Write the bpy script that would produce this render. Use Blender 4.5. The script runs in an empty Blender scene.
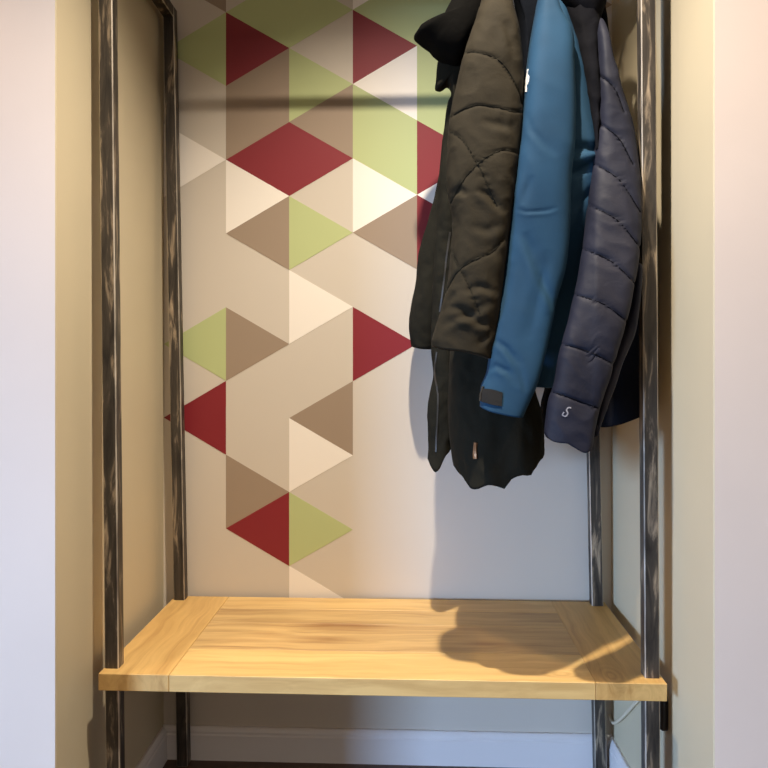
import bpy, bmesh, math, random
import numpy as np
from mathutils import Vector, noise

# ------------------------------------------------------------------ camera
F, CX, HOR, TH, CZ = 740.0, 384.0, 354.0, math.radians(2.4), 1.13
SIN, COS = math.sin(TH), math.cos(TH)
scene = bpy.context.scene
C = scene.collection
cam = bpy.data.cameras.new('camera')
cam.sensor_width = 36.0
cam.lens = F / 768 * 36.0
cam.shift_y = -(384 - HOR) / 768
cam.clip_start = 0.02
camo = bpy.data.objects.new('camera', cam)
camo.location = (0, 0, CZ)
camo.rotation_euler = (math.pi / 2, 0, TH)
C.objects.link(camo)
scene.camera = camo

# ------------------------------------------------------------------ light
scene.view_settings.view_transform = 'Standard'
scene.view_settings.look = 'None'
scene.view_settings.gamma = 1.0
scene.view_settings.use_curve_mapping = False
scene.view_settings.exposure = 0.1
world = bpy.data.worlds.new('world')
scene.world = world
world.use_nodes = True
wb = world.node_tree.nodes['Background']
wb.inputs[0].default_value = (1.0, 0.89, 0.78, 1)
wb.inputs[1].default_value = 0.45


def lamp(name, kind, loc, target, energy, col, **kw):
    l = bpy.data.lights.new(name, kind)
    l.energy = energy
    l.color = col
    for k, v in kw.items():
        setattr(l, k, v)
    o = bpy.data.objects.new(name, l)
    o.location = loc
    d = Vector(target) - Vector(loc)
    o.rotation_euler = d.to_track_quat('-Z', 'Y').to_euler()
    C.objects.link(o)
    return o


# recessed ceiling downlight just in front of the niche
lamp('ceiling_downlight', 'SPOT', (-0.01, 1.08, 2.67), (-0.01, 1.5, 0), 224, (1.0, 0.89, 0.75),
     spot_size=math.radians(97), spot_blend=1.0, shadow_soft_size=0.022)
# daylight from a window on the left, low in the room
lamp('window_daylight', 'AREA', (-5.0, -3.0, 0.9), (0.45, 1.95, 0.15), 26, (0.37, 0.59, 1.0),
     shape='RECTANGLE', size=1.2, size_y=1.2, spread=math.radians(40))
# added warm room fill, an unseen soft source behind the camera
lamp('room_fill', 'AREA', (0.1, -1.3, 2.64), (0.1, 0.6, 0.6), 5, (1.0, 0.84, 0.74),
     shape='DISK', size=0.7)
# two added unseen spots, brightening the wall on either side of the niche
for sx in (-1, 1):
    lamp('pier_fill_spot', 'SPOT', (-0.07 + sx * 1.15, 0.75, 2.67), (-0.07 + sx * 0.98, 1.4, 0.95), 46, (1.0, 0.74, 0.50),
         spot_size=math.radians(62), spot_blend=0.8, shadow_soft_size=0.04)


# ------------------------------------------------------------------ pixel <-> place helpers
def tanp(px):
    return math.tan(math.atan((px - CX) / F) - TH)


def X_at(px, Y):
    return Y * tanp(px)


def P(px, py, Y):
    X = X_at(px, Y)
    zc = -X * SIN + Y * COS
    return Vector((X, Y, CZ + (HOR - py) * zc / F))


def proj(p):
    xc = p[0] * COS + p[1] * SIN
    zc = -p[0] * SIN + p[1] * COS
    return CX + F * xc / zc, HOR - F * (p[2] - CZ) / zc


def s2l(r, g, b):
    f = lambda c: ((c / 255 + 0.055) / 1.055) ** 2.4 if c > 10 else c / 255 / 12.92
    return (f(r), f(g), f(b), 1)


# ------------------------------------------------------------------ materials
def newmat(name):
    m = bpy.data.materials.new(name)
    m.use_nodes = True
    nt = m.node_tree
    return m, nt, nt.nodes['Principled BSDF']


def nd(nt, t, **kw):
    n = nt.nodes.new(t)
    for k, v in kw.items():
        if k.startswith('i_'):
            n.inputs[k[2:].replace('_', ' ')].default_value = v
        else:
            setattr(n, k, v)
    return n


def ramp(nt, stops):
    r = nt.nodes.new('ShaderNodeValToRGB')
    e = r.color_ramp.elements
    e[0].position, e[0].color = stops[0]
    e[1].position, e[1].color = stops[-1]
    for p, c in stops[1:-1]:
        k = e.new(p)
        k.color = c
    return r


def paint(name, col, rough=0.6, bump=0.05, vary=0.03, scale=220):
    m, nt, b = newmat(name)
    tc = nd(nt, 'ShaderNodeTexCoord')
    n = nd(nt, 'ShaderNodeTexNoise', i_Scale=3.0, i_Detail=4.0)
    nt.links.new(tc.outputs['Object'], n.inputs['Vector'])
    lo = tuple(max(0, c * (1 - vary)) for c in col[:3]) + (1,)
    hi = tuple(min(1, c * (1 + vary)) for c in col[:3]) + (1,)
    r = ramp(nt, [(0.3, lo), (0.7, hi)])
    nt.links.new(n.outputs['Fac'], r.inputs['Fac'])
    nt.links.new(r.outputs['Color'], b.inputs['Base Color'])
    n2 = nd(nt, 'ShaderNodeTexNoise', i_Scale=scale, i_Detail=3.0)
    nt.links.new(tc.outputs['Object'], n2.inputs['Vector'])
    bp = nd(nt, 'ShaderNodeBump', i_Strength=bump, i_Distance=0.002)
    nt.links.new(n2.outputs['Fac'], bp.inputs['Height'])
    nt.links.new(bp.outputs['Normal'], b.inputs['Normal'])
    b.inputs['Roughness'].default_value = rough
    return m


def steel(name, lo, mid, hi, rough, metallic):
    m, nt, b = newmat(name)
    tc = nd(nt, 'ShaderNodeTexCoord')
    mp = nd(nt, 'ShaderNodeMapping')
    mp.inputs['Scale'].default_value = (48, 48, 6.5)
    nt.links.new(tc.outputs['Object'], mp.inputs['Vector'])
    n = nd(nt, 'ShaderNodeTexNoise', i_Scale=1.0, i_Detail=6.0, i_Roughness=0.62, i_Distortion=0.6)
    nt.links.new(mp.outputs['Vector'], n.inputs['Vector'])
    r = ramp(nt, [(0.34, lo), (0.54, mid), (0.74, hi)])
    nt.links.new(n.outputs['Fac'], r.inputs['Fac'])
    nt.links.new(r.outputs['Color'], b.inputs['Base Color'])
    b.inputs['Roughness'].default_value = rough
    b.inputs['Metallic'].default_value = metallic
    return m


def wood(name, base, dark, axis, knots=()):
    """pale timber; grain runs along the given object axis (0 = X, 1 = Y)"""
    m, nt, b = newmat(name)
    L = nt.links.new
    tc = nd(nt, 'ShaderNodeTexCoord')
    oi = nd(nt, 'ShaderNodeObjectInfo')
    vec = tc.outputs['Object']
    wob = nd(nt, 'ShaderNodeTexNoise', i_Scale=4.5, i_Detail=2.0)
    L(vec, wob.inputs['Vector'])
    add = nd(nt, 'ShaderNodeVectorMath', operation='MULTIPLY_ADD')
    L(wob.outputs['Color'], add.inputs[0])
    add.inputs[1].default_value = (0.0, 0.06, 0.02) if axis == 0 else (0.06, 0.0, 0.02)
    L(vec, add.inputs[2])
    cur = add.outputs[0]
    off = nd(nt, 'ShaderNodeVectorMath', operation='MULTIPLY_ADD')
    cmb = nd(nt, 'ShaderNodeCombineXYZ')
    for k in range(3):
        L(oi.outputs['Random'], cmb.inputs[k])
    L(cmb.outputs[0], off.inputs[0])
    off.inputs[1].default_value = (7, 5, 3)
    L(cur, off.inputs[2])
    mp = nd(nt, 'ShaderNodeMapping')
    mp.inputs['Scale'].default_value = (2.2, 34, 20) if axis == 0 else (34, 2.2, 20)
    L(off.outputs[0], mp.inputs['Vector'])
    g = nd(nt, 'ShaderNodeTexNoise', i_Scale=1.0, i_Detail=7.0, i_Roughness=0.6, i_Distortion=0.9)
    L(mp.outputs['Vector'], g.inputs['Vector'])
    fac = g.outputs['Fac']
    for (kx, ky, rad, rings) in knots:
        d = nd(nt, 'ShaderNodeVectorMath', operation='SUBTRACT')
        L(vec, d.inputs[0])
        d.inputs[1].default_value = (kx, ky, 0)
        sc = nd(nt, 'ShaderNodeVectorMath', operation='MULTIPLY')
        L(d.outputs[0], sc.inputs[0])
        sq = 0.55 if rings else 0.28
        sc.inputs[1].default_value = (sq, 1.0, 0) if axis == 0 else (1.0, sq, 0)
        ln = nd(nt, 'ShaderNodeVectorMath', operation='LENGTH')
        L(sc.outputs[0], ln.inputs[0])
        sn = nd(nt, 'ShaderNodeMath', operation='SINE')
        ml = nd(nt, 'ShaderNodeMath', operation='MULTIPLY')
        L(ln.outputs['Value'], ml.inputs[0])
        ml.inputs[1].default_value = 6.283 / (rad * 0.3)
        L(ml.outputs[0], sn.inputs[0])
        fall = nd(nt, 'ShaderNodeMapRange')
        L(ln.outputs['Value'], fall.inputs['Value'])
        fall.inputs['From Min'].default_value = 0
        fall.inputs['From Max'].default_value = rad
        fall.inputs['To Min'].default_value = 0.10 if rings else 0.2
        fall.inputs['To Max'].default_value = 0.0
        mm = nd(nt, 'ShaderNodeMath', operation='MULTIPLY')
        if rings:
            L(sn.outputs[0], mm.inputs[0])
        else:
            mm.inputs[0].default_value = -0.35
        L(fall.outputs[0], mm.inputs[1])
        sb = nd(nt, 'ShaderNodeMath', operation='ADD')
        L(fac, sb.inputs[0])
        L(mm.outputs[0], sb.inputs[1])
        sb2 = nd(nt, 'ShaderNodeMath', operation='SUBTRACT')
        L(sb.outputs[0], sb2.inputs[0])
        L(fall.outputs[0], sb2.inputs[1])
        fac = sb2.outputs[0]
    mixd = tuple(0.55 * a + 0.45 * c for a, c in zip(base, dark))
    r = ramp(nt, [(0.18, dark), (0.40, mixd), (0.62, base)])
    L(fac, r.inputs['Fac'])
    hs = nd(nt, 'ShaderNodeHueSaturation')
    mr = nd(nt, 'ShaderNodeMapRange')
    L(oi.outputs['Random'], mr.inputs['Value'])
    mr.inputs['To Min'].default_value = 0.9
    mr.inputs['To Max'].default_value = 1.06
    L(mr.outputs[0], hs.inputs['Value'])
    L(r.outputs['Color'], hs.inputs['Color'])
    L(hs.outputs['Color'], b.inputs['Base Color'])
    b.inputs['Roughness'].default_value = 0.5
    bp = nd(nt, 'ShaderNodeBump', i_Strength=0.08, i_Distance=0.002)
    L(fac, bp.inputs['Height'])
    L(bp.outputs['Normal'], b.inputs['Normal'])
    return m


def fabric(name, col, rough=0.75, sheen=0.15, bump=0.25, crease=0.35, spec=0.25):
    m, nt, b = newmat(name)
    L = nt.links.new
    tc = nd(nt, 'ShaderNodeTexCoord')
    n = nd(nt, 'ShaderNodeTexNoise', i_Scale=9.0, i_Detail=4.0)
    L(tc.outputs['Object'], n.inputs['Vector'])
    lo = tuple(c * 0.86 for c in col[:3]) + (1,)
    hi = tuple(c * 1.12 for c in col[:3]) + (1,)
    r = ramp(nt, [(0.3, lo), (0.7, hi)])
    L(n.outputs['Fac'], r.inputs['Fac'])
    L(r.outputs['Color'], b.inputs['Base Color'])
    weave = nd(nt, 'ShaderNodeTexNoise', i_Scale=900.0, i_Detail=2.0)
    L(tc.outputs['Object'], weave.inputs['Vector'])
    b1 = nd(nt, 'ShaderNodeBump', i_Strength=bump, i_Distance=0.0006)
    L(weave.outputs['Fac'], b1.inputs['Height'])
    cr = nd(nt, 'ShaderNodeTexNoise', i_Scale=30.0, i_Detail=4.0, i_Distortion=0.3)
    L(tc.outputs['Object'], cr.inputs['Vector'])
    b2 = nd(nt, 'ShaderNodeBump', i_Strength=crease, i_Distance=0.006)
    L(cr.outputs['Fac'], b2.inputs['Height'])
    L(b1.outputs['Normal'], b2.inputs['Normal'])
    L(b2.outputs['Normal'], b.inputs['Normal'])
    b.inputs['Roughness'].default_value = rough
    b.inputs['Specular IOR Level'].default_value = spec
    b.inputs['Sheen Weight'].default_value = sheen
    return m


def plain(name, col, rough=0.5, metallic=0.0):
    m = paint(name, col, rough, 0.02, 0.05)
    m.node_tree.nodes['Principled BSDF'].inputs['Metallic'].default_value = metallic
    return m


M = {
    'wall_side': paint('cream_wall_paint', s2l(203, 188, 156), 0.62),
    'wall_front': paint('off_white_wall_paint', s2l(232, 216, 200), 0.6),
    'wall_back': paint('greige_wall_paint', s2l(204, 193, 177), 0.6, 0.03, 0.012),
    'ceiling': paint('white_ceiling_paint', s2l(235, 232, 226), 0.8),
    'baseboard': paint('white_baseboard_gloss', s2l(228, 222, 218), 0.4, 0.01, 0.01),
    'floor': wood('dark_floor_wood', s2l(92, 66, 48), s2l(48, 33, 25), 0),
    'red': paint('burgundy_triangle_paint', s2l(130, 28, 36), 0.55, 0.03, 0.015),
    'green': paint('lime_triangle_paint', s2l(182, 190, 132), 0.55, 0.03, 0.012),
    'brown': paint('taupe_triangle_paint', s2l(154, 134, 113), 0.55, 0.03, 0.012),
    'white': paint('white_triangle_paint', s2l(240, 231, 218), 0.55, 0.03, 0.01),
    'steel': steel('raw_steel', s2l(40, 36, 32), s2l(74, 66, 57), s2l(200, 178, 148), 0.5, 0.25),
    'edge': steel('steel_edge_highlight', s2l(120, 110, 100), s2l(196, 184, 166), s2l(226, 214, 198), 0.4, 0.35),  # pale bevel colour paints highlight lines along the tube edges
    'plank': wood('maple_plank', s2l(214, 178, 116), s2l(178, 136, 80), 0),
    'plank_knot': wood('knotty_maple_plank', s2l(222, 186, 120), s2l(180, 138, 78), 0, ((0.30, 1.535, 0.038, True),)),
    'plank_dark_knot': wood('maple_plank_dark_figure', s2l(212, 176, 116), s2l(150, 108, 62), 0, ((-0.181, 1.785, 0.04, False), (-0.215, 1.69, 0.03, False), (0.154, 1.69, 0.02, False))),
    'end_board': wood('maple_end_board', s2l(212, 172, 106), s2l(164, 120, 62), 1, ((0.40, 1.53, 0.04, True),)),
    'olive': fabric('olive_parka_fabric', s2l(43, 38, 28), 0.85, 0.0, 0.3, 0.4, 0.12),
    'olive_dark': fabric('shaded_olive_and_seams', s2l(34, 32, 25), 0.9, 0.0, 0.3, 0.5, 0.08),  # same parka cloth, shade put into the colour; seams use it too
    'hood': fabric('black_olive_hood_fabric', s2l(15, 14, 12), 0.95, 0.0, 0.25, 0.4, 0.05),
    'blue': fabric('petrol_blue_softshell', s2l(27, 60, 84), 0.8, 0.0, 0.2, 0.10, 0.22),
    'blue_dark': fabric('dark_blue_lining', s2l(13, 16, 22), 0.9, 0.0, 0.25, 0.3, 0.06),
    'navy': fabric('navy_quilted_nylon', s2l(31, 32, 43), 0.65, 0.0, 0.15, 0.3, 0.22),
    'navy_dark': fabric('navy_shade_and_lining', s2l(15, 15, 19), 0.9, 0.0, 0.25, 0.4, 0.08),  # near-black lining and seams; on body, front and far sleeve it paints shade
    'black': plain('black_plastic', s2l(28, 28, 30), 0.4),
    'tab': fabric('black_cuff_tab', s2l(24, 23, 22), 0.85, 0.05),
    'logo': plain('pale_print', s2l(222, 220, 214), 0.6),
    'logo_grey': plain('grey_print', s2l(140, 138, 142), 0.6),
    'zip': plain('dark_zip_metal', s2l(56, 53, 48), 0.5, 0.3),
    'pull': plain('copper_zip_pull', s2l(140, 98, 62), 0.4, 0.5),
    'cord': plain('ivory_cord_plastic', s2l(222, 206, 176), 0.5),
    'hanger': plain('black_hanger_plastic', s2l(40, 38, 36), 0.5),
    'bar': steel('hanging_bar_steel', s2l(60, 57, 54), s2l(96, 90, 84), s2l(150, 142, 132), 0.35, 0.7),
}


# ------------------------------------------------------------------ object helpers
def link(name, me, mats, parent=None, smooth=False):
    for m in (mats if isinstance(mats, (list, tuple)) else [mats]):
        me.materials.append(m)
    if smooth:
        for p in me.polygons:
            p.use_smooth = True
    o = bpy.data.objects.new(name, me)
    C.objects.link(o)
    if parent is not None:
        o.parent = parent
        o.matrix_parent_inverse = parent.matrix_basis.inverted()
    return o


def pydata(name, verts, faces, mats, parent=None, smooth=False):
    me = bpy.data.meshes.new(name)
    me.from_pydata([tuple(v) for v in verts], [], faces)
    bm = bmesh.new()
    bm.from_mesh(me)
    bmesh.ops.recalc_face_normals(bm, faces=bm.faces)
    bm.to_mesh(me)
    bm.free()
    return link(name, me, mats, parent, smooth)


def tag(o, label, cat, group=None):
    o['label'] = label
    o['category'] = cat
    if group:
        o['group'] = group


def empty(name, loc):
    o = bpy.data.objects.new(name, None)
    o.empty_display_size = 0.1
    o.location = loc
    C.objects.link(o)
    return o


def struct(o):
    o['kind'] = 'structure'
    return o


def prism(name, poly, z0, z1, mats, parent=None):
    """vertical prism over a plan polygon"""
    n = len(poly)
    v = [(x, y, z0) for x, y in poly] + [(x, y, z1) for x, y in poly]
    f = [tuple(range(n)), tuple(range(n, 2 * n))] + [(i, (i + 1) % n, n + (i + 1) % n, n + i) for i in range(n)]
    return pydata(name, v, f, mats, parent)


def bevel_mesh(me, w, seg=1, mat=-1):
    bm = bmesh.new()
    bm.from_mesh(me)
    r = bmesh.ops.bevel(bm, geom=list(bm.edges), offset=w, segments=seg, profile=0.5, affect='EDGES', material=mat)
    bm.to_mesh(me)
    bm.free()


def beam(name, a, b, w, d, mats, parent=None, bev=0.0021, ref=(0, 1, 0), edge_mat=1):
    """square tube from a to b, bevelled edges in material slot 1 with the highlight painted pale"""
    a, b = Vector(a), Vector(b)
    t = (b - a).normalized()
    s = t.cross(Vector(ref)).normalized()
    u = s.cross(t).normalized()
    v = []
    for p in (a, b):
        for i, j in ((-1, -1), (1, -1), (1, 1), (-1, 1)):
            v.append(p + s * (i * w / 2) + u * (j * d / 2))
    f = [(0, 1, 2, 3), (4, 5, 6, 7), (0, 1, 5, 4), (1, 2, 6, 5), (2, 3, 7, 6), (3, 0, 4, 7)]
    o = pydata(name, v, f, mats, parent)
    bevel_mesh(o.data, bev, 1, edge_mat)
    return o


def cable(name, pts, r, mats, parent=None, sides=8, close=False):
    pts = [Vector(p) for p in pts]
    # Catmull-Rom resample
    q = []
    n = len(pts)
    for i in range(n - 1):
        p0, p1, p2, p3 = pts[max(i - 1, 0)], pts[i], pts[i + 1], pts[min(i + 2, n - 1)]
        for k in range(6):
            t = k / 6
            q.append(0.5 * ((2 * p1) + (p2 - p0) * t + (2 * p0 - 5 * p1 + 4 * p2 - p3) * t * t + (3 * p1 - p0 - 3 * p2 + p3) * t ** 3))
    q.append(pts[-1])
    v, f = [], []
    up = Vector((0.13, 0.21, 0.97))
    for i, p in enumerate(q):
        t = (q[min(i + 1, len(q) - 1)] - q[max(i - 1, 0)]).normalized()
        s = t.cross(up)
        if s.length < 1e-3:
            s = t.cross(Vector((1, 0, 0)))
        s.normalize()
        u = s.cross(t)
        for k in range(sides):
            a = 2 * math.pi * k / sides
            v.append(p + (s * math.cos(a) + u * math.sin(a)) * r)
    for i in range(len(q) - 1):
        for k in range(sides):
            f.append((i * sides + k, i * sides + (k + 1) % sides, (i + 1) * sides + (k + 1) % sides, (i + 1) * sides + k))
    f.append(tuple(range(sides)))
    f.append(tuple(range((len(q) - 1) * sides, len(q) * sides)))
    return pydata(name, v, f, mats, parent, True)


# ------------------------------------------------------------------ the room
BW = 2.0                     # back wall
XL0, XL1 = -0.688, -0.683    # left wall at back / at the niche mouth
XR0, XR1 = 0.525, 0.534
YP, YPR = 1.382, 1.348       # front plane of the left and right pier
CEIL = 2.7
FZ = 0.028                   # floor level
wall_back = struct(prism('wall_back', [(-0.9, BW), (0.9, BW), (0.9, BW + 0.1), (-0.9, BW + 0.1)], FZ, CEIL, M['wall_back']))
wl = struct(prism('wall_left', [(XL0, BW), (XL1, YP + 0.002), (XL1 - 0.002, YP), (-6, YP), (-6, YP + 0.1), (-0.9, YP + 0.1), (-0.9, BW)],
                  FZ, CEIL, [M['wall_side'], M['wall_front']]))
wr = struct(prism('wall_right', [(XR0, BW), (XR1, YPR + 0.002), (XR1 + 0.002, YPR), (4, YPR), (4, YPR + 0.1), (0.9, YPR + 0.1), (0.9, BW)],
                  FZ, CEIL, [M['wall_side'], M['wall_front']]))
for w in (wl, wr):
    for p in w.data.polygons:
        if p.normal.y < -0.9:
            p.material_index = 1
struct(prism('floor', [(-6, -5), (4, -5), (4, BW + 0.1), (-6, BW + 0.1)], FZ - 0.05, FZ, M['floor']))
struct(prism('ceiling', [(-6, -5), (4, -5), (4, BW + 0.1), (-6, BW + 0.1)], CEIL, CEIL + 0.05, M['ceiling']))


def baseboard(name, a, b, nrm):
    """moulded skirting from a to b (plan points), thickness along nrm"""
    prof = [(0, FZ), (0.016, FZ), (0.016, 0.095), (0.0135, 0.099), (0.0135, 0.105), (0.010, 0.112), (0.006, 0.116), (0, 0.116)]
    v, n = [], len(prof)
    for p in (a, b):
        for d, h in prof:
            v.append((p[0] + nrm[0] * d, p[1] + nrm[1] * d, h))
    f = [tuple(range(n)), tuple(range(n, 2 * n))] + [(i, (i + 1) % n, n + (i + 1) % n, n + i) for i in range(n)]
    return struct(pydata(name, v, f, M['baseboard']))


baseboard('baseboard_back', (XL0, BW), (XR0, BW), (0, -1))
baseboard('baseboard_left', (XL0, BW - 0.016), (XL1, YP + 0.05), (1, 0))
baseboard('baseboard_right', (XR0, BW - 0.016), (XR1 - 0.001, YPR + 0.05), (-1, 0))

# painted triangles of the feature wall: (strip, direction, first vertex y, colour)
COLX = lambda k: 226 + 63.65 * k
STEP = 73.72


def vy(k, j):
    return (12.3 if k % 2 == 0 else 49.2) + STEP * j


TRI = [
    (-1, 'L', -1, 'brown'), (-1, 'L', 0, 'green'), (-1, 'R', 1, 'white'), (-1, 'L', 4, 'green'), (-1, 'L', 5, 'red'),
    (0, 'L', -1, 'green'), (0, 'R', 0, 'red'), (0, 'L', 0, 'brown'), (0, 'R', 1, 'brown'), (0, 'L', 1, 'red'),
    (0, 'R', 2, 'white'), (0, 'L', 2, 'brown'), (0, 'R', 4, 'brown'), (0, 'R', 6, 'brown'), (0, 'L', 6, 'red'),
    (1, 'R', -1, 'green'), (1, 'R', 0, 'green'), (1, 'L', 1, 'brown'), (1, 'R', 1, 'red'), (1, 'R', 2, 'green'),
    (1, 'R', 3, 'white'), (1, 'L', 5, 'brown'), (1, 'R', 5, 'white'), (1, 'R', 6, 'green'), (1, 'R', 7, 'white'),
    (2, 'R', -1, 'white'), (2, 'L', -1, 'green'), (2, 'R', 0, 'red'), (2, 'L', 0, 'white'), (2, 'R', 1, 'green'),
    (2, 'L', 1, 'green'), (2, 'R', 2, 'white'), (2, 'L', 2, 'brown'), (2, 'R', 4, 'red'),
    (3, 'R', -1, 'green'), (3, 'L', 0, 'green'), (3, 'R', 0, 'green'), (3, 'L', 1, 'green'), (3, 'R', 1, 'red'), (3, 'L', 2, 'white'),
    (3, 'R', 2, 'red'), (5, 'R', -1, 'brown'),
]
# lattice in metres on the wall, fixed by two well separated vertices of the photograph
pa, pb = P(226, 12.3, BW), P(226, 12.3 + STEP * 7, BW)
TH_ = (pa.z - pb.z) / 7
TW = (X_at(417, BW) - X_at(226, BW)) / 3
for k, d, j, c in TRI:
    def vert(kk, jj):
        z = pa.z - TH_ * (jj + (0.5 if kk % 2 else 0))
        return pa.x + TW * kk, z
    if d == 'R':
        kk, apex = k, k + 1
    else:
        kk, apex = k + 1, k
    a, b = vert(kk, j), vert(kk, j + 1)
    ax = vert(apex, 0)[0]
    t = [a, b, (ax, (a[1] + b[1]) / 2)]
    x_min = XL0 + 0.0005
    t = [(max(x, x_min), z) for x, z in t]
    v = [(x, BW - 0.0006, z) for x, z in t] + [(x, BW, z) for x, z in t]
    pydata('painted_triangle', v, [(0, 1, 2), (0, 1, 4, 3), (1, 2, 5, 4), (2, 0, 3, 5)], M[c], wall_back)

# ------------------------------------------------------------------ the rack
SX0, SX1, SY0, SY1, SZ1, ST = -0.651, 0.502, 1.495, 1.985, 0.473, 0.035
rack = empty('clothes_rack', ((SX0 + SX1) / 2, 1.74, FZ))
tag(rack, 'raw steel tube clothes rack with a maple bench seat, standing in the niche', 'clothes rack')
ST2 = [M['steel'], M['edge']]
TOPZ = 2.06
T = 0.03
YF, YR = 1.535, 1.965


def post_pts(xa, za, xb, zb, Y):
    f = lambda z: xa + (xb - xa) * (z - za) / (zb - za)
    return (f(FZ), Y, FZ), (f(TOPZ), Y, TOPZ)


zt = CZ + 0.72
posts = {
    'fl': post_pts(X_at(98, 1.52) + T / 2, zt, X_at(104.5, 1.52) + T / 2, SZ1, YF),
    'fr': post_pts(X_at(641, 1.52) + T / 2, zt, X_at(645, 1.52) + T / 2, SZ1, YF),
    'rl': post_pts(X_at(163, 1.95) + T / 2, CZ + 0.86, X_at(173.5, 1.95) + T / 2, SZ1, YR),
    'rr': post_pts(X_at(580.5, 1.95) + T / 2, CZ + 0.86, X_at(592, 1.95) + T / 2, SZ1, YR),
}
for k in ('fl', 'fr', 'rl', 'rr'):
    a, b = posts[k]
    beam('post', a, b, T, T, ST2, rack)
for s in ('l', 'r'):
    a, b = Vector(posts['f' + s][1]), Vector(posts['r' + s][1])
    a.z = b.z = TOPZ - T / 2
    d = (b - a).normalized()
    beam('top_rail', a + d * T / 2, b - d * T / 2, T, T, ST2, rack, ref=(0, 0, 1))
lm = (Vector(posts['fl'][1]) + Vector(posts['rl'][1])) / 2
rm = (Vector(posts['fr'][1]) + Vector(posts['rr'][1])) / 2
BARZ = TOPZ - T / 2
lm.z = rm.z = BARZ
cable('hanging_bar', [lm + Vector((0.012, 0, 0)), (lm + rm) / 2, rm - Vector((0.012, 0, 0))], 0.009, M['bar'], rack, 16)

# bench seat: four long planks between two end boards, notched round the posts
seat = bpy.data.objects.new('bench_seat', None)
C.objects.link(seat)
seat.parent = rack
seat.matrix_parent_inverse = rack.matrix_basis.inverted()
XA = X_at(229, SY1)
XB = X_at(551, SY1)
ysplit = [SY0, 1.632, 1.795, 1.895, SY1]


def seat_board(x0, x1, y0, y1, mat, name):
    g = 0.0003
    o = prism(name, [(x0 + g, y0 + g), (x1 - g, y0 + g), (x1 - g, y1 - g), (x0 + g, y1 - g)], SZ1 - ST, SZ1, mat, seat)
    bm = bmesh.new()
    bm.from_mesh(o.data)
    es = [e for e in bm.edges]
    bmesh.ops.bevel(bm, geom=es, offset=0.0011, segments=1, affect='EDGES')
    bm.to_mesh(o.data)
    bm.free()
    return o


for i in range(4):
    seat_board(XA, XB, ysplit[i], ysplit[i + 1], M[['plank_knot', 'plank_dark_knot', 'plank_dark_knot', 'plank'][i]], 'seat_plank')
seat_board(SX0, XA, SY0, SY1, M['end_board'], 'end_board')
seat_board(XB, SX1, SY0, SY1, M['end_board'], 'end_board')

# ------------------------------------------------------------------ power adapter and cord on the right wall
def wall_r(y):
    return XR0 + (XR1 - XR0) * (BW - y) / (BW - YPR)


yA, yB = 1.575, 1.628
zA, zB = 0.334, 0.412
ad = empty('power_adapter', (wall_r(1.62), 1.62, zA))
tag(ad, 'slim black power adapter on the niche wall just below the right bench end', 'power adapter')
bm_v = []
nseg = 24
outl = []
for i in range(nseg):
    a = 2 * math.pi * i / nseg
    cx, sx = math.cos(a), math.sin(a)
    outl.append(((yA + yB) / 2 + (yB - yA) / 2 * math.copysign(abs(cx) ** 0.45, cx), (zA + zB) / 2 + (zB - zA) / 2 * math.copysign(abs(sx) ** 0.35, sx)))
v = []
for dx, sc in ((0.0, 1.0), (0.010, 1.0), (0.014, 0.93), (0.015, 0.8)):
    for y, z in outl:
        yy = (yA + yB) / 2 + (y - (yA + yB) / 2) * sc
        zz = (zA + zB) / 2 + (z - (zA + zB) / 2) * sc
        v.append((wall_r(yy) - dx, yy, zz))
f = [tuple(range(nseg)), tuple(range(3 * nseg, 4 * nseg))]
for r in range(3):
    f += [(r * nseg + i, r * nseg + (i + 1) % nseg, (r + 1) * nseg + (i + 1) % nseg, (r + 1) * nseg + i) for i in range(nseg)]
pydata('adapter_body', v, f, M['black'], ad, True)


def rw(px, py):
    # point on the right wall seen at this pixel
    y = 1.75
    for _ in range(20):
        y = wall_r(y) / tanp(px)
    p = P(px, py, y)
    p.x -= 0.006
    return p


cab = [rw(655, 693), rw(646, 696), rw(638, 703), rw(630, 712), rw(622, 720), rw(616.5, 723), rw(613.5, 720.5), rw(612, 715)]
cable('cord', cab, 0.0042, M['cord'], ad)


# ------------------------------------------------------------------ garments
def interp(tab, x):
    """smooth interpolation in a table of (x, value)"""
    xs = [t[0] for t in tab]
    if x <= xs[0]:
        return tab[0][1]
    if x >= xs[-1]:
        return tab[-1][1]
    i = max(k for k in range(len(xs)) if xs[k] <= x)
    i = min(i, len(xs) - 2)
    t = (x - xs[i]) / (xs[i + 1] - xs[i])
    p1, p2 = tab[i][1], tab[i + 1][1]
    m = lambda k: ((tab[min(k + 1, len(xs) - 1)][1] - tab[max(k - 1, 0)][1]) /
                   max(1e-6, xs[min(k + 1, len(xs) - 1)] - xs[max(k - 1, 0)])) * (xs[i + 1] - xs[i])
    return (2 * t ** 3 - 3 * t * t + 1) * p1 + (t ** 3 - 2 * t * t + t) * m(i) + (-2 * t ** 3 + 3 * t * t) * p2 + (t ** 3 - t * t) * m(i + 1)


def swap(pts):
    return sorted([(y, x) for x, y in pts])


def seg_dist(p, poly):
    best = 1e9
    for (x0, y0), (x1, y1) in zip(poly, poly[1:]):
        dx, dy = x1 - x0, y1 - y0
        t = max(0, min(1, ((p[0] - x0) * dx + (p[1] - y0) * dy) / (dx * dx + dy * dy + 1e-9)))
        best = min(best, math.hypot(p[0] - x0 - t * dx, p[1] - y0 - t * dy))
    return best


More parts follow.
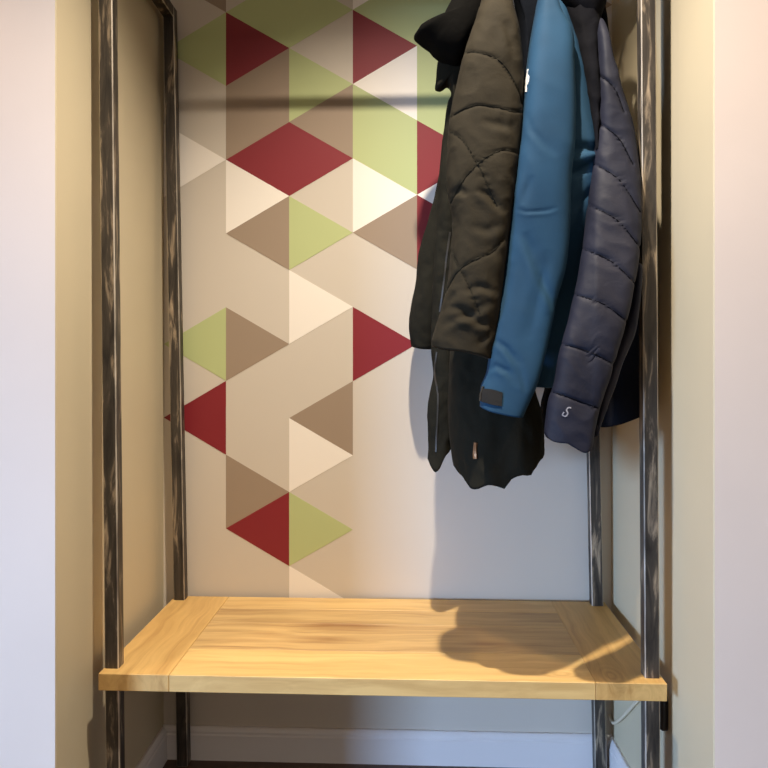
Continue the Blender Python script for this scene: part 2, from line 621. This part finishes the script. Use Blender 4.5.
def smooth_poly(pts, k=6):
    out = []
    n = len(pts)
    for i in range(n - 1):
        p0, p1, p2, p3 = [Vector(pts[j]) for j in (max(i - 1, 0), i, i + 1, min(i + 2, n - 1))]
        for q in range(k):
            t = q / k
            v = 0.5 * ((2 * p1) + (p2 - p0) * t + (2 * p0 - 5 * p1 + 4 * p2 - p3) * t * t + (3 * p1 - p0 - 3 * p2 + p3) * t ** 3)
            out.append((v.x, v.y))
    out.append(tuple(pts[-1]))
    return out


def wrinkle(seed, amp, sx, sz, p):
    q = Vector((p[0] * sx + seed, p[1] * sx, p[2] * sz + p[0] * 6))
    n1 = noise.noise(q)
    n2 = 1 - abs(noise.noise(q * 2.1 + Vector((5.2, 1.3, seed))) * 2)
    return amp * (0.7 * n1 + 0.35 * (n2 - 0.5))


def tube(name, left, right, hem, depth, mat, parent, n=56, step=3.0, p=2.3, seams=(), groove=0.004, gw=2.2,
         puff=0.0, pw=16, wr=(0, 0.004, 14, 7), open_end=True, extra=None, dome=True):
    """a hanging fabric tube: outline of its two edges (px, py) at its middle depth, hem line and near/far depth"""
    Lt, Rt = swap(left), swap(right)
    hemt = sorted(hem)
    top = max(Lt[0][0], Rt[0][0])
    hmean = sum(h[1] for h in hemt) / len(hemt)
    dt = [(d[0], d[1]) for d in depth], [(d[0], d[2]) for d in depth]
    seams = [smooth_poly(s) for s in seams]
    rows = max(8, int((hmean - top) / step))
    verts, faces = [], []

    def ring(v, sc=1.0, raise_px=0.0):
        b = top + v * (hmean - top)
        xl, xr = interp(Lt, b), interp(Rt, b)
        y0, y1 = interp(dt[0], b), interp(dt[1], b)
        ym = (y0 + y1) / 2
        for j in range(n):
            t = 2 * math.pi * j / n
            c, s = math.cos(t), math.sin(t)
            ex = 2.0 / p
            ux = math.copysign(abs(c) ** ex, c) * sc
            uy = math.copysign(abs(s) ** ex, s) * sc
            px = (xl + xr) / 2 + (xr - xl) / 2 * ux
            hp = interp(hemt, px)
            py = top + v * (hp - top) - raise_px
            q = P(px, py, ym)
            q.z = P(px, py, y0 + 0.15 * (y1 - y0)).z
            q.y = ym - (y1 - y0) / 2 * uy
            nrm = Vector((c * (y1 - y0), -s * max(0.02, (q.y * 0 + (xr - xl) * ym / F)), 0))
            nrm.normalize()
            d = wrinkle(wr[0], wr[1], wr[2], wr[3], q)
            px, py = proj(q)
            if seams:
                dm = min(seg_dist((px, py), sm) for sm in seams)
                w = 1.0 if s > -0.15 else 0.6
                d += w * (-groove * math.exp(-(dm / gw) ** 2) + puff * min(1.0, dm / pw) ** 0.6)
            if extra:
                d += extra(px, py, s)
            edge = 0.25 + 0.75 * max(0, s) if s > 0 else 0.25
            verts.append(q + nrm * d * edge)

    if dome:
        for v, sc in ((0.0, 0.12), (0.004, 0.45), (0.012, 0.72), (0.026, 0.9)):
            ring(v, sc)
    start = 0.045 if dome else 0.0
    for i in range(rows + 1):
        ring(start + (1 - start) * i / rows)
    if open_end:
        ring(1.0, 0.93, -0.6)
        ring(1.0, 0.9, 2)
        ring(1.0, 0.86, 9)
    nr = len(verts) // n
    for i in range(nr - 1):
        for j in range(n):
            faces.append((i * n + j, i * n + (j + 1) % n, (i + 1) * n + (j + 1) % n, (i + 1) * n + j))
    faces.append(tuple(range(n)))
    faces.append(tuple(range((nr - 1) * n, nr * n)))
    return pydata(name, verts, faces, mat, parent, True)


def pillow(name, outline, centre, Y, thick, mat, parent, rings=8, wr=(3, 0.003, 22, 14), skew=0.0):
    """soft closed form over an outline of pixels at depth Y"""
    pts = smooth_poly(list(outline) + [outline[0]], 4)[:-1]
    n = len(pts)
    verts, faces = [], []
    cen = Vector(centre)

    def pt(x, y, off):
        q = P(x, y, Y)
        q.y += off + skew * (x - cen.x)
        q.y += wrinkle(wr[0], wr[1], wr[2], wr[3], q)
        return q
    for side in (-1, 1):
        for r in range(rings):
            s = 1 - r / rings
            if side == 1 and r == 0:
                continue
            h = thick / 2 * math.sqrt(max(0, 1 - s ** 2.4))
            for x, y in pts:
                verts.append(pt(cen.x + (x - cen.x) * s, cen.y + (y - cen.y) * s, side * h))
        verts.append(pt(cen.x, cen.y, side * thick / 2))
    F0 = 0
    for r in range(rings - 1):
        for i in range(n):
            faces.append((r * n + i, r * n + (i + 1) % n, (r + 1) * n + (i + 1) % n, (r + 1) * n + i))
    c0 = rings * n
    for i in range(n):
        faces.append(((rings - 1) * n + i, (rings - 1) * n + (i + 1) % n, c0))
    base = c0 + 1

    def idx(r, i):
        return i % n if r == 0 else base + (r - 1) * n + i % n
    for r in range(rings - 1):
        for i in range(n):
            faces.append((idx(r, i), idx(r, i + 1), idx(r + 1, i + 1), idx(r + 1, i)))
    c1 = base + (rings - 1) * n
    for i in range(n):
        faces.append((idx(rings - 1, i), idx(rings - 1, i + 1), c1))
    return pydata(name, verts, faces, mat, parent, True)


def surface_hit(objs, px, py):
    """first point of these meshes on the sight line of a pixel"""
    from mathutils.bvhtree import BVHTree
    o = Vector((0, 0, CZ))
    d = (P(px, py, 1.0) - o).normalized()
    best = None
    for ob in objs:
        if ob.name not in BV:
            BV[ob.name] = BVHTree.FromPolygons([v.co[:] for v in ob.data.vertices], [p.vertices[:] for p in ob.data.polygons])
        h = BV[ob.name].ray_cast(o, d)
        if h[0] is not None and (best is None or h[3] < best[2]):
            best = (h[0], h[1], h[3])
    return best


BV = {}


def applique(name, poly, objs, thick, mat, parent, sub=3):
    """thin patch that follows the cloth under an outline of pixels (quad strip: two equal long sides)"""
    a, b = poly
    a, b = smooth_poly(a, sub), smooth_poly(b, sub)
    k = 4
    grid = []
    for (x0, y0), (x1, y1) in zip(a, b):
        row = []
        for j in range(k + 1):
            x, y = x0 + (x1 - x0) * j / k, y0 + (y1 - y0) * j / k
            h = surface_hit(objs, x, y)
            row.append((h[0], h[1]) if h else None)
        grid.append(row)
    grid = [r for r in grid if all(c is not None for c in r)]
    last = grid[0][0]
    v = []
    for r in grid:
        for i, c in enumerate(r):
            if c is None:
                r[i] = last
            last = r[i]
    nrow = len(grid)
    for s in (1, 0):
        for r in grid:
            for h, nm in r:
                nn = nm if nm.y < 0 else -nm
                v.append(h + nn * (thick if s else -0.0005))
    w = k + 1
    N = nrow * w
    f = []
    for i in range(nrow - 1):
        for j in range(k):
            q = (i * w + j, i * w + j + 1, (i + 1) * w + j + 1, (i + 1) * w + j)
            f.append(q)
            f.append(tuple(N + t for t in q))
    rim = [j for j in range(w)] + [i * w + k for i in range(1, nrow)] + [(nrow - 1) * w + j for j in range(k - 1, -1, -1)] + [i * w for i in range(nrow - 2, 0, -1)]
    for i in range(len(rim)):
        p, q = rim[i], rim[(i + 1) % len(rim)]
        f.append((p, q, N + q, N + p))
    return pydata(name, v, f, mat, parent)


def strip(path, w):
    """two sides of a ribbon of pixel width w along a path"""
    a, b = [], []
    for i, p in enumerate(path):
        d = Vector(path[min(i + 1, len(path) - 1)]) - Vector(path[max(i - 1, 0)])
        d.normalize()
        a.append((p[0] - d.y * w / 2, p[1] + d.x * w / 2))
        b.append((p[0] + d.y * w / 2, p[1] - d.x * w / 2))
    return a, b


def hanger(px, label):
    """plastic coat hanger hooked over the bar, arms pointing to the room and to the wall"""
    x = X_at(px, 1.745)
    h = empty('coat_hanger', (x, 1.745, BARZ - 0.10))
    tag(h, label, 'coat hanger', 'hangers on the rack bar')
    zb = BARZ
    hk = [(x, 1.745 + 0.018 * math.sin(a), zb + 0.018 * math.cos(a)) for a in [math.radians(d) for d in (-110, -70, -30, 10, 50, 90, 120)]]
    hk += [(x, 1.752, zb - 0.025), (x, 1.745, zb - 0.045), (x, 1.745, zb - 0.075)]
    cable('hook', hk, 0.002, M['bar'], h)
    cable('arms', [(x, 1.625, zb - 0.125), (x, 1.65, zb - 0.110), (x, 1.70, zb - 0.085), (x, 1.745, zb - 0.075),
                   (x, 1.79, zb - 0.085), (x, 1.84, zb - 0.110), (x, 1.865, zb - 0.125)], 0.007, M['hanger'], h)


def fold(px, py, pts, dep, w):
    """crease along a path that dies out towards both ends, with a raised lip on its lower side"""
    best, tb, sd = 1e9, 0, 0
    n = len(pts) - 1
    for i in range(n):
        (x0, y0), (x1, y1) = pts[i], pts[i + 1]
        dx, dy = x1 - x0, y1 - y0
        t = max(0, min(1, ((px - x0) * dx + (py - y0) * dy) / (dx * dx + dy * dy)))
        d = math.hypot(px - x0 - t * dx, py - y0 - t * dy)
        if d < best:
            best, tb, sd = d, (i + t) / n, dx * (py - y0) - dy * (px - x0)
    tap = math.sin(math.pi * tb) ** 0.7 if 0 < tb < 1 else 0
    u = best / w * (1 if sd > 0 else -1)
    return dep * tap * (-math.exp(-u * u) + 0.55 * math.exp(-(u - 1.6) ** 2 / 1.2))


def parka_fold(px, py, s):
    d = 0.0
    for pts, dep, w in (
        ([(505, 20), (512, 40), (516, 60)], 0.006, 5),
        ([(482, 120), (500, 124), (516, 128)], 0.005, 5),
        ([(450, 195), (460, 190), (468, 196)], 0.006, 4),
        ([(478, 188), (490, 196), (504, 214)], 0.007, 4),
        ([(452, 206), (456, 224), (452, 246)], 0.005, 4),
        ([(470, 226), (488, 230), (502, 222)], 0.004, 5),
        ([(445, 305), (462, 310), (478, 322), (495, 326)], 0.007, 4.5),
        ([(440, 328), (456, 318), (472, 314), (490, 300)], 0.006, 4),
        ([(462, 292), (480, 286), (500, 294)], 0.005, 4),
        ([(478, 346), (488, 336), (496, 322)], 0.004, 3),
        ([(460, 288), (450, 300), (442, 314)], 0.004, 3),
    ):
        d += fold(px, py, pts, dep, w)
    return d


# ---- olive parka
parka = empty('parka', P(480, 486, 1.70))
tag(parka, 'long dark olive padded parka with hood hanging beside the blue jacket', 'parka')
SEAM_P = [
    [(458, 56), (470, 52), (484, 54), (498, 60), (510, 74), (519, 92), (522, 104)],
    [(446, 120), (462, 110), (478, 105), (495, 107), (512, 111), (524, 112)],
    [(444, 130), (455, 134), (464, 142), (473, 156), (481, 170), (489, 188), (497, 206)],
    [(516, 152), (504, 150), (492, 154), (480, 162), (470, 172), (462, 182), (452, 200), (446, 214)],
    [(448, 246), (456, 262), (466, 280), (474, 298), (480, 314)],
    [(504, 238), (492, 252), (478, 258), (464, 266), (454, 276), (446, 292)],
]
p_near = tube('sleeve', [(487, -26), (476, 10), (464, 46), (456, 82), (450, 110), (447, 150), (448, 190), (452, 215), (451, 245), (447, 285), (441, 312), (432, 346)],
              [(500, -26), (512, 0), (519, 24), (522, 60), (522, 110), (520, 140), (515, 175), (510, 205), (506, 240), (502, 280), (497, 315), (492, 352)],
              [(430, 345), (445, 349), (462, 351), (478, 355), (494, 361)],
              [(-30, 1.56, 1.66), (20, 1.51, 1.64), (100, 1.49, 1.62), (250, 1.455, 1.58), (355, 1.43, 1.56)],
              M['olive'], parka, n=84, step=1.6, seams=SEAM_P, groove=0.0032, gw=1.1, puff=0.002, pw=12, wr=(1.7, 0.006, 15, 11), p=2.6, extra=parka_fold)
p_far = tube('sleeve', [(456, 60), (448, 110), (440, 165), (430, 210), (419, 250), (415, 285), (410, 312), (409, 330), (411, 347)],
             [(476, 60), (472, 110), (468, 165), (462, 210), (456, 250), (448, 290), (442, 320), (435, 348)],
             [(408, 345), (420, 348), (436, 349)],
             [(50, 1.82, 1.90), (200, 1.83, 1.945), (350, 1.845, 1.955)],
             M['olive_dark'], parka, wr=(4.1, 0.007, 16, 12))
p_body = tube('body', [(470, -34), (460, 20), (456, 120), (454, 230), (450, 330), (449, 400), (449, 450), (455, 486)],
              [(505, -34), (518, 30), (522, 150), (522, 280), (528, 380), (534, 410), (539, 440), (541, 486)],
              [(447, 452), (452, 468), (458, 477), (467, 486), (473, 486), (480, 482), (488, 482), (496, 486), (500, 479), (510, 472), (519, 472), (524, 466), (532, 460), (541, 454)],
              [(-40, 1.66, 1.82), (100, 1.64, 1.83), (330, 1.58, 1.80), (400, 1.50, 1.77), (490, 1.455, 1.76)],
              M['olive_dark'], parka, n=72, wr=(8.3, 0.014, 18, 9), p=2.6)
p_flap = tube('front_flap', [(448, 90), (440, 160), (434, 250), (431, 345), (433, 368), (430, 390), (427, 415), (428, 440), (427, 470)],
              [(462, 90), (462, 160), (460, 250), (456, 345), (455, 390), (454, 440), (451, 470)],
              [(426, 458), (431, 466), (435, 471), (439, 468), (444, 457), (452, 448)],
              [(80, 1.73, 1.81), (300, 1.75, 1.83), (470, 1.75, 1.81)],
              M['olive_dark'], parka, n=40, wr=(12.9, 0.009, 22, 15))
p_hood = pillow('hood', [(462, -22), (452, 0), (444, 15), (438, 26), (427, 30), (416, 33), (414, 39), (418, 44), (428, 51), (434, 58), (444, 64), (458, 67), (474, 50), (492, 20), (496, -10), (486, -28)],
                (462, 22), 1.70, 0.15, M['hood'], parka)
p_coll = pillow('collar_flap', [(440, 52), (437, 66), (436, 80), (435, 90), (440, 91), (446, 87), (451, 92), (454, 112), (464, 110), (468, 80), (462, 55)],
                (452, 76), 1.725, 0.06, M['olive_dark'], parka)
for sm in SEAM_P:
    applique('seam', strip(sm, 1.1), [p_near], 0.0013, M['olive_dark'], parka, 5)
applique('zip', strip([(450, 232), (446, 262), (443, 290), (440, 312)], 1.6), [p_flap], 0.002, M['zip'], parka)
applique('zip', strip([(437, 352), (435, 372), (438, 395), (437, 425), (436, 452)], 1.5), [p_flap], 0.002, M['zip'], parka)
applique('zip_pull', strip([(476, 443), (475.5, 451), (476, 459)], 3.0), [p_body], 0.004, M['pull'], parka)

# ---- petrol blue jacket
blue = empty('softshell_jacket', P(530, 418, 1.68))
tag(blue, 'petrol blue softshell jacket with black cuff tab hanging between parka and navy jacket', 'jacket')


def blue_fold(px, py, s):
    d = 0.0
    for pts, dep, w in (
        ([(526, 112), (532, 130), (545, 145), (558, 156)], 0.0025, 3.5),
        ([(516, 209), (526, 212), (546, 211), (558, 207)], 0.002, 1.8),
        ([(530, 175), (526, 190), (522, 205)], 0.003, 4),
        ([(524, 232), (536, 262), (550, 296), (556, 312)], 0.006, 4.5),
        ([(548, 250), (540, 290), (528, 340)], 0.004, 6),
        ([(492, 338), (506, 348), (518, 364), (526, 392)], 0.005, 3.2),
        ([(484, 372), (496, 366), (508, 372), (518, 388)], 0.004, 3),
        ([(512, 262), (506, 290), (500, 320)], 0.003, 5),
    ):
        d += fold(px, py, pts, dep, w)
    return d


b_near = tube('sleeve', [(541, -26), (536, 2), (531, 30), (527, 60), (524, 90), (520, 130), (515, 168), (511, 200), (507, 240), (502, 280), (496, 315), (490, 348), (486, 376), (481, 392), (480, 412)],
              [(549, -26), (560, 8), (571, 28), (573, 60), (574, 130), (571, 170), (570, 210), (568, 240), (564, 268), (557, 292), (551, 322), (545, 350), (536, 382), (528, 400), (521, 416)],
              [(479, 407), (488, 411), (500, 414), (510, 416), (522, 418)],
              [(-30, 1.56, 1.64), (20, 1.51, 1.62), (150, 1.48, 1.58), (250, 1.475, 1.555), (320, 1.455, 1.525), (420, 1.41, 1.475)],
              M['blue'], blue, n=80, step=1.6, p=3.0, wr=(20.3, 0.0045, 7, 4), extra=blue_fold)


def blue_body_fold(px, py, s):
    d = 0.0
    for (pts, dep, w) in (([(571, 150), (580, 146), (596, 150)], 0.010, 4), ([(571, 172), (582, 168), (596, 160)], 0.012, 4),
                          ([(575, 206), (584, 198), (594, 190)], 0.005, 4)):
        m = seg_dist((px, py), pts)
        d -= dep * math.exp(-(m / w) ** 2)
    d += 0.008 * math.exp(-(seg_dist((px, py), [(572, 161), (596, 156)]) / 6) ** 2)
    return d


b_body = tube('body', [(535, -34), (532, 60), (530, 200), (520, 300), (514, 388)],
              [(556, -34), (566, 10), (580, 66), (591, 130), (596, 180), (592, 240), (584, 290), (574, 330), (560, 365), (549, 388)],
              [(512, 384), (530, 386), (550, 388)],
              [(-40, 1.68, 1.80), (40, 1.57, 1.80), (120, 1.53, 1.80), (200, 1.53, 1.80), (260, 1.555, 1.80), (310, 1.60, 1.80), (390, 1.62, 1.78)],
              M['blue'], blue, n=64, p=2.8, wr=(31.1, 0.006, 12, 6), extra=blue_body_fold)
b_coll = pillow('collar', [(510, -26), (516, -5), (520, 25), (521, 60), (521, 100), (522, 128), (526, 110), (530, 70), (536, 30), (545, 0), (545, -26)],
                (526, 40), 1.665, 0.07, M['blue_dark'], blue)
applique('cuff_tab', ([(483.5, 389), (490, 389.5), (497, 391), (502.5, 393)], [(482.5, 402), (489, 404), (495, 405.5), (501.5, 406.5)]), [b_near], 0.003, M['tab'], blue)
applique('cuff_loop', strip([(484, 387), (482.2, 394), (481.6, 401)], 1.1), [b_near], 0.004, M['zip'], blue)
applique('logo', strip([(528.2, 69), (527.2, 74), (526.6, 80), (526.0, 92)], 1.3), [b_near], 0.001, M['logo'], blue)
applique('logo', strip([(526.8, 73), (528.6, 77), (528.2, 82), (526.8, 85)], 1.2), [b_near], 0.001, M['logo'], blue)

# ---- navy quilted jacket
navy = empty('quilted_jacket', P(585, 452, 1.68))
tag(navy, 'navy quilted jacket with diagonal stitching hanging next to the steel post', 'jacket')
SEAM_N = []
for a, b, sag in (((598, 74), (624, 112), 5), ((594, 121), (633, 164), 6), ((590, 162), (640, 212), 7), ((586, 204), (640, 248), 6), ((581, 248), (637, 286), 5),
                  ((573, 294), (628, 322), 4), ((562, 344), (614, 364), 2), ((550, 391), (598, 408), 0)):
    mx, my = (a[0] + b[0]) / 2, (a[1] + b[1]) / 2
    SEAM_N.append([a, (mx + sag * 0.6, my - sag), b])
n_near = tube('sleeve', [(595, 14), (594, 30), (595, 50), (596, 90), (594, 130), (591, 168), (588, 205), (583, 244), (576, 284), (568, 322), (560, 352), (555, 382), (549, 404), (545, 440)],
              [(600, 14), (604, 34), (610, 60), (620, 92), (629, 122), (635, 152), (639, 192), (639, 232), (636, 264), (631, 296), (625, 325), (617, 352), (608, 382), (599, 412), (591, 446)],
              [(543, 431), (548, 439), (556, 442), (566, 443), (575, 449), (582, 452), (588, 449), (592, 440)],
              [(10, 1.59, 1.66), (40, 1.54, 1.64), (150, 1.51, 1.60), (300, 1.44, 1.505), (340, 1.425, 1.485), (450, 1.405, 1.46)],
              M['navy'], navy, n=84, step=1.5, seams=SEAM_N, groove=0.0034, gw=1.1, puff=0.0025, pw=9, wr=(41.7, 0.005, 14, 12), p=3.0)
n_body = tube('body', [(590, -20), (598, 40), (604, 120), (606, 240), (602, 330), (596, 428)],
              [(600, -20), (606, 50), (622, 130), (633, 200), (638, 260), (640, 320), (642, 380), (644, 420)],
              [(594, 429), (610, 424), (626, 418), (646, 410)],
              [(-20, 1.68, 1.78), (100, 1.66, 1.80), (430, 1.63, 1.78)],
              M['navy_dark'], navy, n=56, p=3.0, wr=(50.3, 0.006, 12, 7))
n_far = tube('sleeve', [(575, 120), (566, 260), (552, 350), (545, 392), (541, 412), (543, 440)],
             [(596, 120), (588, 260), (575, 350), (566, 392), (562, 412), (560, 440)],
             [(540, 430), (550, 438), (562, 440)],
             [(100, 1.72, 1.80), (440, 1.71, 1.80)], M['navy_dark'], navy, n=36, wr=(55, 0.004, 14, 9))
n_front = tube('front_lining', [(553, -30), (566, 10), (574, 40), (580, 66), (585, 95), (590, 122), (593, 148)],
               [(600, -30), (599, 10), (599, 40), (599, 66), (598, 95), (597, 122), (595, 148)],
               [(590, 150), (598, 150)],
               [(-30, 1.60, 1.70), (60, 1.545, 1.63), (150, 1.525, 1.59)], M['navy_dark'], navy, n=40, wr=(61, 0.012, 30, 9))
n_hood = pillow('collar', [(552, -24), (560, 2), (570, 18), (582, 30), (594, 34), (599, 24), (603, 12), (607, 0), (607, -22), (580, -34)],
                (582, 0), 1.62, 0.11, M['navy_dark'], navy)
n_trim = tube('side_panel', [(634, 262), (630, 300), (622, 336), (612, 366), (602, 396), (595, 424), (592, 440)],
              [(641, 262), (639, 300), (634, 336), (622, 366), (612, 396), (603, 420), (596, 440)],
              [(590, 440), (598, 432)],
              [(250, 1.49, 1.54), (440, 1.44, 1.48)], M['navy'], navy, n=28, wr=(66, 0.003, 14, 9))
for sm in SEAM_N:
    applique('seam', strip(sm, 0.9), [n_near], 0.0013, M['navy_dark'], navy, 5)
applique('logo', strip([(564, 412), (562.5, 415), (565.5, 416.3), (567.8, 413.5), (566.5, 410), (568.5, 407.6), (571, 408)], 1.4), [n_near], 0.0008, M['logo_grey'], navy)

hanger(497, 'coat hanger inside the olive parka, hooked on the rack bar')
hanger(556, 'coat hanger inside the blue jacket, hooked on the rack bar')
hanger(597, 'coat hanger inside the navy jacket, hooked on the rack bar')
